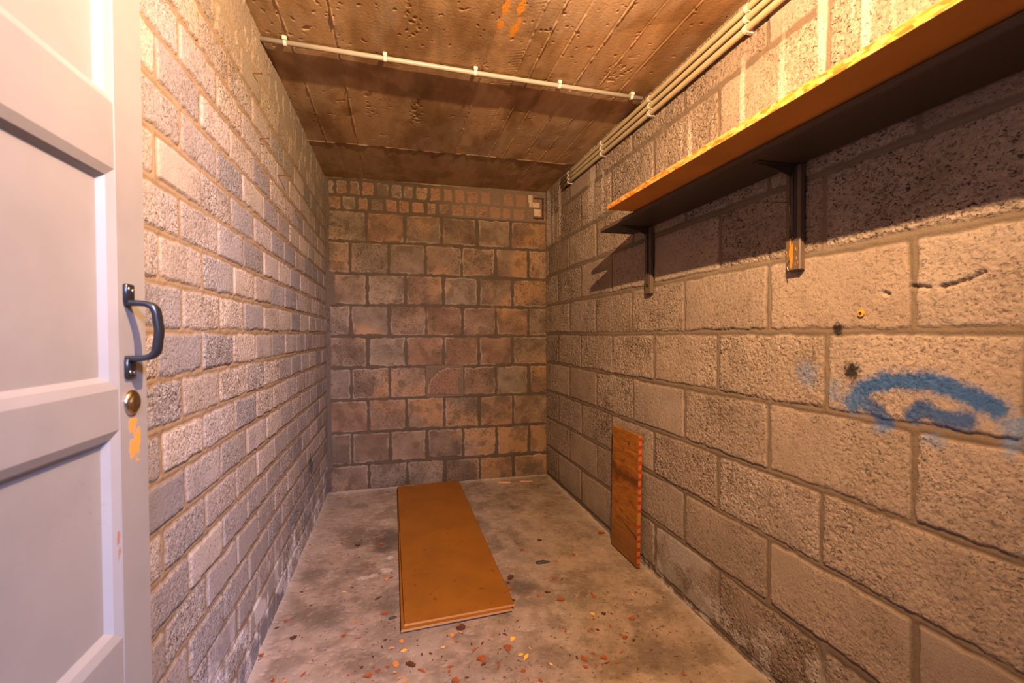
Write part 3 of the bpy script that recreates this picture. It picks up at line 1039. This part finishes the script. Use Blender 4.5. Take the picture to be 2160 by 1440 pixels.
bracket(1.684, 1.728, 'far shelf bracket, plain brown, near the end of the shelf', M_DARKWOOD_EDGE, False)
br, ym = bracket(.966, 1.012, 'near shelf bracket with orange chips and bent nails on its batten', M_BATTEN, True)
def chips(mb_, pts_):
    mb_.add([(-.0006, y_, z_) for y_, z_ in pts_], [tuple(range(len(pts_)))])
mb = MB()
chips(mb, [(.027, .004), (.031, .010), (.0292, .020), (.0285, .034), (.0245, .044), (.0262, .052), (.0300, .058), (.0318, .072), (.0308, .088), (.0285, .098), (.0272, .088), (.0275, .070), (.0250, .060), (.0222, .050), (.0235, .036), (.0255, .020)])
for (a, b, s) in [(.012, .054, .003), (.008, .050, .0025), (.0405, .048, .003), (.010, .030, .0028), (.006, .018, .002), (.013, .014, .0022), (.038, .040, .0022)]:
    chips(mb, [(a - s * .5, b), (a + s * .4, b - s), (a + s * .6, b + s * .6), (a, b + s * 2.0)])
# the chip patches follow the front of the batten
for i in range(len(mb.v)):
    mb.v[i] = (mb.v[i][0] - .00005, mb.v[i][1], mb.v[i][2])
mb.build('bare_patch', M_TIMBER_CHIP, br)['label'] = 'orange bare wood where paint has chipped'
MB().tube([(.001, .0335, .026), (-.010, .030, .0245), (-.012, .0285, .0235), (-.0065, .0345, .015), (-.006, .033, .006), (-.010, .026, -.001)], .0011, 8).build('bent_nail', M_WIRE, br, smooth=True)
MB().lathe([(.0055, 0), (.0052, .002), (.0036, .0042), (.0008, .0052)], Matrix.Translation((-.0005, .0205, .086)) @ Matrix(((0, 0, -1, 0), (0, 1, 0, 0), (1, 0, 0, 0), (0, 0, 0, 1))), 16).build('knob_screw', M_DARKSTEEL, br, smooth=True)
MB().tube([(.0005, .040, .183), (-.006, .046, .184), (-.022, .072, .190)], .0011, 8).build('nail', M_DARKSTEEL, br, smooth=True)
MB().tube([(-.002, .030, .200), (-.003, .029, .160), (-.003, .0265, .128), (-.006, .0255, .121), (-.004, .023, .118)], .0009, 8).build('wire_hook', M_WIRE, br, smooth=True)

# ------------------------------------------------------------------ conduits
ZN = [1.957, 1.928, 1.899]; ZF = [1.962, 1.938, 1.914]
names_c = ['uppermost of the three cream conduits along the right wall top', 'middle one of the three cream conduits along the right wall top',
           'lowest of the three cream conduits along the right wall top']
for k in range(3):
    root = empty('conduit', (XR - .019, 1.2, ZN[k]))
    o = root.location
    yend = 2.69 - .012 * k
    zz = lambda y_: ZN[k] + (ZF[k] - ZN[k]) * max(0, min(1, (y_ - 1.6) / 1.1)) - o.z
    ys = [-.05, .3, .8, 1.2, 1.6, 1.9, 2.2, 2.5, yend]
    MB().tube([(0.0012 * math.sin(3.1 * y_ + k), y_ - o.y, zz(y_)) for y_ in ys], .0098, 20).build('pipe', M_CONDUIT, root, smooth=True)
    for yc in (.62, 1.150 + .002 * k, 1.687, 2.136, 2.586):
        mb = MB()
        z_ = zz(yc); y_ = yc - o.y
        pr_ = []
        for a in np.linspace(-2.3, 2.3, 17):
            pr_.append((-math.cos(a), math.sin(a)))
        vs_, fs_ = [], []
        for (cx_, cz_) in pr_:
            for rr, dy in ((.0100, -.006), (.0124, -.006), (.0124, .006), (.0100, .006)):
                vs_.append((cx_ * rr, y_ + dy, z_ + cz_ * rr))
        for i in range(len(pr_) - 1):
            a = i * 4
            for q in range(4):
                fs_.append((a + q, a + (q + 1) % 4, a + 4 + (q + 1) % 4, a + 4 + q))
        fs_ += [(0, 1, 2, 3), tuple(len(vs_) - 1 - i for i in range(4))]
        mb.add(vs_, fs_)
        mb.box((.004, y_ - .006, z_ - .0125), (.020, y_ + .006, z_ + .0125), .001)
        mb.build('clip', M_CLIP, root)
    # dark elbow where the run ends
    ex = MB()
    ex.tube([(0, yend - o.y - .004, zz(yend)), (.001, yend - o.y + .012, zz(yend) - .001), (.008, yend - o.y + .022, zz(yend) - .002), (.020, yend - o.y + .026, zz(yend) - .003)], [.0112, .0114, .0112, .0108], 18)
    ex.build('end_elbow', M_DARKSTEEL, root, smooth=True)['label'] = 'dark elbow at the far end'
    tag(root, names_c[k], 'conduit', 'cream conduits along the right wall')

pz = ZC - .0160
pa, pb = Vector((-.428, 1.686, pz)), Vector((1.002, 1.737, pz))
root = empty('conduit', tuple((pa + pb) / 2))
o = root.location
MB().tube([pa - o, (pa * .75 + pb * .25) - o + Vector((0, .001, 0)), (pa * .5 + pb * .5) - o + Vector((0, .002, -.0008)), (pa * .25 + pb * .75) - o + Vector((0, .001, 0)), pb - o], .0085, 20).build('pipe', M_CONDUIT_GREY, root, smooth=True)
for xc in (-.352, -.030, .295, .632, .952):
    t_ = (xc - pa.x) / (pb.x - pa.x)
    c_ = pa + (pb - pa) * t_ - o
    mb = MB()
    vs_, fs_ = [], []
    pr_ = [(math.sin(a), -math.cos(a)) for a in np.linspace(-2.2, 2.2, 17)]
    for (cy_, cz_) in pr_:
        for rr, dx in ((.0087, -.0055), (.0110, -.0055), (.0110, .0055), (.0087, .0055)):
            vs_.append((c_.x + dx, c_.y + cy_ * rr, c_.z + cz_ * rr))
    for i in range(len(pr_) - 1):
        a = i * 4
        for q in range(4):
            fs_.append((a + q, a + (q + 1) % 4, a + 4 + (q + 1) % 4, a + 4 + q))
    fs_ += [(0, 1, 2, 3), tuple(len(vs_) - 1 - i for i in range(4))]
    mb.add(vs_, fs_)
    mb.box((c_.x - .0055, c_.y - .011, c_.z + .006), (c_.x + .0055, c_.y + .011, c_.z + .0165), .001)
    mb.box((c_.x - .0075, c_.y - .0165, c_.z + .002), (c_.x + .0075, c_.y - .0095, c_.z + .0150), .0015)
    mb.build('clip', M_CLIP, root)
tag(root, 'grey conduit crossing the ceiling from wall to wall', 'conduit')

# ------------------------------------------------------------------ nails and small fixings
def nail(name, base, tip, r, label, cat='nail', group=None, mat=M_RUST, bend=None):
    root_pts = [Vector(base)] + ([Vector(bend)] if bend else []) + [Vector(tip)]
    loc = Vector(base)
    mb = MB().tube([p - loc for p in root_pts], r, 8)
    d = (root_pts[-1] - root_pts[-2]).normalized()
    e = root_pts[-1] - loc
    mb.tube([e, e + d * .0012], r * 2.1, 10)
    o = mb.build(name, mat, auto=50)
    o.location = loc
    return tag(o, label, cat, group)


g_ = 'nails in the left wall'
nail('nail', (XL - .004, 1.598, 1.822), (XL + .026, 1.596, 1.824), 0.0016, 'rusty nail in left wall nearest the ceiling conduit', 'nail', g_)
nail('nail', (XL - .004, 1.672, 1.650), (XL + .023, 1.676, 1.656), 0.0016, 'bent rusty nail in left wall, second from the camera', 'nail', g_, bend=(XL + .013, 1.655, 1.646))
nail('nail', (XL - .004, 1.907, 1.611), (XL + .044, 1.900, 1.609), 0.0022, 'longest rusty nail, midway along the left wall', 'nail', g_)
nail('nail', (XL - .004, 2.196, 1.552), (XL + .040, 2.190, 1.549), 0.0019, 'rusty nail in left wall just beyond and below the longest one', 'nail', g_)
nail('nail', (XL - .004, 2.671, 1.722), (XL + .016, 2.668, 1.722), .0014, 'short nail in the left wall nearest the back corner', 'nail', g_)
nail('nail', (XR + .004, 2.120, 1.665), (XR - .017, 2.110, 1.680), .0014, 'small curved nail in right wall left of the orange shelf end', 'nail', bend=(XR - .010, 2.130, 1.672))
# wall plug
Mp = Matrix(((0, 0, -1, 0), (0, 1, 0, 0), (1, 0, 0, 0), (0, 0, 0, 1)))
root = empty('wall_plug', (XR - .001, .819, 1.048))
MB().lathe([(.0078, -.010), (.0078, .0022), (.0066, .0028), (.0040, .0028)], Mp, 20).build('collar', M_PLUG, root, auto=40)
MB().lathe([(.0038, -.002), (.0038, .0031), (.0001, .0031)], Mp, 14).build('bore', M_HOLE, root, auto=40)
tag(root, 'yellow plastic wall plug in the right wall above the blue paint', 'wall plug')
# red-brown angle frame in the top corner of the back wall
mb = MB()
mb.box((.944, YB - .016, 1.950), (1.012, YB + .004, 1.957))
mb.box((1.005, YB - .016, 1.814), (1.012, YB + .004, 1.957))
mb.box((.940, YB - .016, 1.812), (1.012, YB + .004, 1.819))
tag(mb.build('angle_frame', M_REDIRON), 'dark red U-shaped metal frame in the back wall top right corner', 'frame')

# ------------------------------------------------------------------ debris on the floor
def floor_z(x_, y_):
    u_ = np.array([x_]); v_ = np.array([y_])
    h_ = .004 * (fbm(u_, v_, 4, 651, 3) - .5) + .0012 * (fbm(u_, v_, 42, 653, 3) - .5)
    e_ = np.exp(-np.maximum(np.minimum(np.minimum(u_ - XL, XR - u_), YB - v_), 0) / .018)
    return float((h_ + .010 * e_ * (.4 + .9 * fbm(u_, v_, 9, 657, 2)) - .003)[0])


def leaf_mesh(name, seed, mat, aspect):
    """curled dry leaf fragment, unit length along x, with a little thickness"""
    rg = random.Random(seed)
    n_, m_ = 9, 5
    top, bot, fs_ = [], [], []
    curl, sag = rg.uniform(.10, .35), rg.uniform(-.12, .18)
    torn = [rg.uniform(.50, 1.2) for _ in range(n_ + 1)]
    for i in range(n_ + 1):
        t_ = i / n_
        x_ = t_ - .5
        wv_ = aspect * .5 * (math.sin(math.pi * min(1, t_ ** .8 * .95 + .03)) ** .9) * torn[i] + .012
        for j in range(m_):
            s_ = (j / (m_ - 1) - .5) * 2
            y_ = s_ * wv_ * (1 + .12 * rg.uniform(-1, 1) * abs(s_))
            z_ = curl * s_ * s_ * wv_ * 1.2 + sag * (2 * x_) ** 2 * .5 + .02 + .015 * rg.uniform(-1, 1)
            top.append((x_, y_, z_ + .012)); bot.append((x_, y_, z_))
    zmin = min(v_[2] for v_ in bot)
    vs_ = [(a, b, q - zmin) for a, b, q in top + bot]
    K = len(top)
    for i in range(n_):
        for j in range(m_ - 1):
            a = i * m_ + j
            fs_.append((a, a + m_, a + m_ + 1, a + 1))
            fs_.append((K + a, K + a + 1, K + a + m_ + 1, K + a + m_))
    rim = [j for j in range(m_)] + [i * m_ + m_ - 1 for i in range(1, n_ + 1)] + [n_ * m_ + j for j in range(m_ - 2, -1, -1)] + [i * m_ for i in range(n_ - 1, 0, -1)]
    for a, b in zip(rim, rim[1:] + rim[:1]):
        fs_.append((a, b, K + b, K + a))
    me = bpy.data.meshes.new(name)
    me.from_pydata(vs_, [], fs_)
    me.update()
    me.materials.append(mat)
    return me


leaf_kinds = {}
for k_, m_ in M_LEAF.items():
    leaf_kinds[k_] = [leaf_mesh('dry_leaf', 31 * i + ord(k_), m_, [.75, .55, .35, .9, .62, .28][i]) for i in range(6)]

LEAVES = "-0.263,2.334,R,0.023;-0.187,2.292,D,0.023;-0.102,2.387,D,0.012;-0.076,2.276,R,0.030;-0.173,2.351,D,0.014;-0.386,2.453,O,0.011;-0.410,2.352,R,0.009;-0.131,2.068,R,0.025;-0.049,1.944,O,0.016;-0.032,1.952,D,0.017;-0.207,1.887,Y,0.015;-0.369,1.931,D,0.011;-0.179,1.914,D,0.009;-0.075,1.812,D,0.027;-0.319,1.829,D,0.009;-0.049,1.708,R,0.021;-0.148,1.681,O,0.016;-0.385,1.745,R,0.014;-0.406,1.708,D,0.015;-0.341,1.645,D,0.019;-0.180,1.615,R,0.015;-0.132,1.590,R,0.018;-0.045,1.557,D,0.011;0.007,1.538,O,0.015;-0.023,1.510,O,0.017;0.014,1.488,Y,0.016;0.136,1.471,Y,0.011;0.204,1.555,D,0.027;0.202,1.532,O,0.019;0.171,1.523,O,0.018;0.156,1.525,D,0.010;0.185,1.488,R,0.013;0.263,1.460,D,0.015;0.344,1.483,D,0.017;0.363,1.453,Y,0.019;0.338,1.415,R,0.030;0.407,1.396,Y,0.012;0.231,1.432,R,0.020;0.096,1.452,D,0.010;0.069,1.456,D,0.013;0.248,1.387,R,0.024;0.371,1.375,Y,0.016;0.382,1.358,Y,0.025;0.249,1.364,D,0.014;0.292,1.344,R,0.019;0.448,1.314,Y,0.013;-0.420,1.566,R,0.015;-0.419,1.551,R,0.009;-0.320,1.531,O,0.013;-0.261,1.515,R,0.011;-0.277,1.461,R,0.019;-0.358,1.456,R,0.017;-0.011,1.433,O,0.024;-0.036,1.429,R,0.013;-0.111,1.445,D,0.009;0.032,1.420,D,0.029;-0.063,1.416,R,0.013;-0.092,1.405,R,0.023;-0.014,1.400,O,0.010;0.001,1.371,O,0.019;0.016,1.348,O,0.016;0.066,1.383,R,0.024;0.150,1.379,R,0.016;0.144,1.360,R,0.011;0.159,1.318,R,0.020;-0.148,1.423,R,0.008;-0.325,1.441,O,0.012;0.192,1.322,D,0.010;0.397,1.259,R,0.016;0.358,1.307,R,0.014;0.669,2.123,D,0.019;0.557,2.047,R,0.019;0.775,1.945,R,0.019;0.675,1.906,R,0.017;0.623,1.777,R,0.020;0.580,1.776,R,0.010;0.448,1.826,D,0.029;0.430,1.793,D,0.017;0.424,1.749,R,0.021;0.422,1.669,D,0.010;0.563,1.685,D,0.018;0.521,1.670,R,0.016;0.595,1.629,R,0.026;0.546,1.459,O,0.014;0.998,2.119,R,0.035;0.979,2.046,O,0.020;0.724,1.630,R,0.024;0.725,1.609,R,0.015;0.875,1.585,Y,0.011;0.979,1.541,D,0.013;0.676,1.512,Y,0.015;0.667,1.485,R,0.011;0.715,1.505,D,0.015;0.798,1.455,R,0.021;0.742,1.498,D,0.009;0.706,1.435,R,0.016;0.727,1.370,R,0.018;0.748,1.349,D,0.011;0.655,1.429,D,0.011;0.636,1.438,R,0.011;0.683,1.308,R,0.015;0.591,1.327,R,0.013;0.615,1.297,R,0.017;0.620,1.278,R,0.016;0.556,1.309,R,0.024;0.536,1.321,D,0.015;0.546,1.278,R,0.014;0.580,1.276,R,0.013;0.647,1.267,R,0.012;0.814,1.176,R,0.011;0.365,1.271,R,0.012;0.672,1.173,D,0.012;0.493,1.221,D,0.010"
cname = {'R': 'rust-brown', 'D': 'dark brown', 'O': 'orange', 'Y': 'yellow'}


def zone(x_, y_):
    if y_ > 1.60:
        if x_ < .06: return 'left of the orange sheets'
        return 'right of the orange sheets'
    if x_ < .06: return 'on near floor toward left wall'
    if x_ < .42: return 'in front of the orange sheets'
    return 'on near floor toward right wall'


recs = []
for s_ in LEAVES.split(';'):
    a = s_.split(',')
    recs.append((float(a[0]), float(a[1]), a[2], float(a[3])))
# leaves named by colour and place, counted from the left across the photograph
order = {}
for i, (x_, y_, k_, sz) in enumerate(recs):
    order.setdefault((zone(x_, y_), k_), []).append((x_ / y_, i))
ordn = ['first', 'second', 'third', 'fourth', 'fifth', 'sixth', 'seventh', 'eighth', 'ninth', 'tenth', 'eleventh', 'twelfth', 'thirteenth', 'fourteenth', 'fifteenth', 'sixteenth']
labels = {}
for (zn, k_), lst in order.items():
    lst.sort()
    for j, (_, i) in enumerate(lst):
        if len(lst) == 1:
            labels[i] = 'only %s dry leaf %s' % (cname[k_], zn)
        elif j == len(lst) - 1:
            labels[i] = 'rightmost %s dry leaf %s' % (cname[k_], zn)
        elif j == 0:
            labels[i] = 'leftmost %s dry leaf %s' % (cname[k_], zn)
        else:
            labels[i] = '%s dry leaf %s, %s from the left' % (cname[k_], zn, ordn[j])
rl = random.Random(77)
for i, (x_, y_, k_, sz) in enumerate(recs):
    o = bpy.data.objects.new('dry_leaf', leaf_kinds[k_][rl.randrange(6)])
    col.objects.link(o)
    s_ = sz * 1.3
    zb_ = max(floor_z(x_, y_), floor_z(x_ + sz * .3, y_), floor_z(x_ - sz * .3, y_))
    if .0 < x_ < .405 and 1.60 < y_ < 3.05:
        x_ = .43
    o.location = (x_, y_, zb_ + .0003)
    o.rotation_euler = (rl.uniform(-.08, .08), rl.uniform(-.08, .08), rl.uniform(0, 6.28))
    o.scale = (s_, s_, s_ * rl.uniform(.7, 1.1))
    tag(o, labels[i], 'leaf', 'dry leaves scattered on the floor')

# crumbs of leaf and grit nobody could count
rc = random.Random(11)
mb = MB()
cnt = 0
while cnt < 480:
    y_ = 1.16 + abs(rc.gauss(0, .55)); x_ = rc.uniform(-.40, .98)
    if y_ > 3.0 or (-.01 < x_ < .42 and 1.56 < y_ < 3.08) or (x_ > .965 and 1.73 < y_ < 2.0):
        continue
    s_ = rc.uniform(.0010, .0030) * (1.6 if rc.random() < .12 else 1)
    z_ = floor_z(x_, y_)
    a_ = rc.uniform(0, 6.28); el = rc.uniform(1.0, 3.2)
    ca, sa = math.cos(a_), math.sin(a_)
    P = [(s_ * el, 0, 0), (0, s_ * .7, 0), (-s_ * el, 0, 0), (0, -s_ * .7, 0), (0, 0, s_ * .8)]
    mb.add([(x_ + px * ca - py * sa, y_ + px * sa + py * ca, z_ + pz_ + .0002) for px, py, pz_ in P], [(0, 1, 4), (1, 2, 4), (2, 3, 4), (3, 0, 4), (3, 2, 1, 0)])
    cnt += 1
tag(mb.build('leaf_crumbs', M_LEAF['D']), 'fine dark crumbs of leaf and grit scattered over the floor', 'litter', kind='stuff')


def sliver(p, q, w, label):
    p, q = Vector(p), Vector(q)
    z_ = max(floor_z(p.x, p.y), floor_z(q.x, q.y)) + .0006
    d = (q - p); d.z = 0
    L = d.length
    n_ = Vector((-d.y, d.x, 0)).normalized()
    c_ = (p + q) / 2; c_.z = z_
    t = d.normalized()
    pts_ = [(-.5, -.35), (-.2, -.5), (.3, -.42), (.5, .0), (.32, .4), (-.1, .5), (-.48, .3)]
    b = [t * (a * L) + n_ * (s_ * w) for a, s_ in pts_]
    vs_ = b + [v_ + Vector((0, 0, w * .35)) for v_ in b]
    m_ = len(b)
    fs_ = [tuple(range(m_ - 1, -1, -1)), tuple(range(m_, 2 * m_))] + [(i, (i + 1) % m_, (i + 1) % m_ + m_, i + m_) for i in range(m_)]
    o = mesh_object('wood_sliver', vs_, fs_, M_TIMBER_SLIVER)
    o.location = c_
    return tag(o, label, 'splinter', 'wood slivers by the back wall')


sliver((.661, 3.024, 0), (.743, 2.995, 0), .022, 'left wood sliver on the floor by the back wall')
sliver((.809, 3.008, 0), (.891, 2.986, 0), .015, 'right wood sliver on the floor by the back wall')

# dark lump on the floor between the sheets and the leaning board
rg = random.Random(3)
vs_, fs_ = [], []
nu_, nv_ = 18, 7
for j in range(nv_):
    ph = j / (nv_ - 1) * math.pi / 2
    for i in range(nu_):
        th = 2 * math.pi * i / nu_
        r_ = 1 + .30 * math.sin(2 * th + .5) + .16 * math.sin(5 * th) + .12 * rg.uniform(-1, 1)
        vs_.append((.026 * r_ * math.cos(ph) * math.cos(th), .014 * r_ * math.cos(ph) * math.sin(th), .009 * math.sin(ph) * (1 + .3 * rg.uniform(-1, 1))))
for j in range(nv_ - 1):
    for i in range(nu_):
        a = j * nu_ + i; b = j * nu_ + (i + 1) % nu_
        fs_.append((a, b, b + nu_, a + nu_))
fs_ += [tuple(range(nu_ - 1, -1, -1)), tuple(range((nv_ - 1) * nu_, nv_ * nu_))]
o = mesh_object('dirt_clump', vs_, fs_, M_RAG, smooth=True)
o.location = (.615, 1.912, floor_z(.615, 1.912))
o.rotation_euler = (0, 0, -.25)
tag(o, 'grey-black clump of dirt on the floor right of the orange sheets', 'dirt')
o = bpy.data.objects.new('dirt_clump', o.data)  # small copy
col.objects.link(o)
o.scale = (.45, .6, .6)
o.location = (-.022, 1.672, floor_z(-.022, 1.672))
tag(o, 'small grey-green clump on the floor left of the sheets\' near corner', 'dirt')
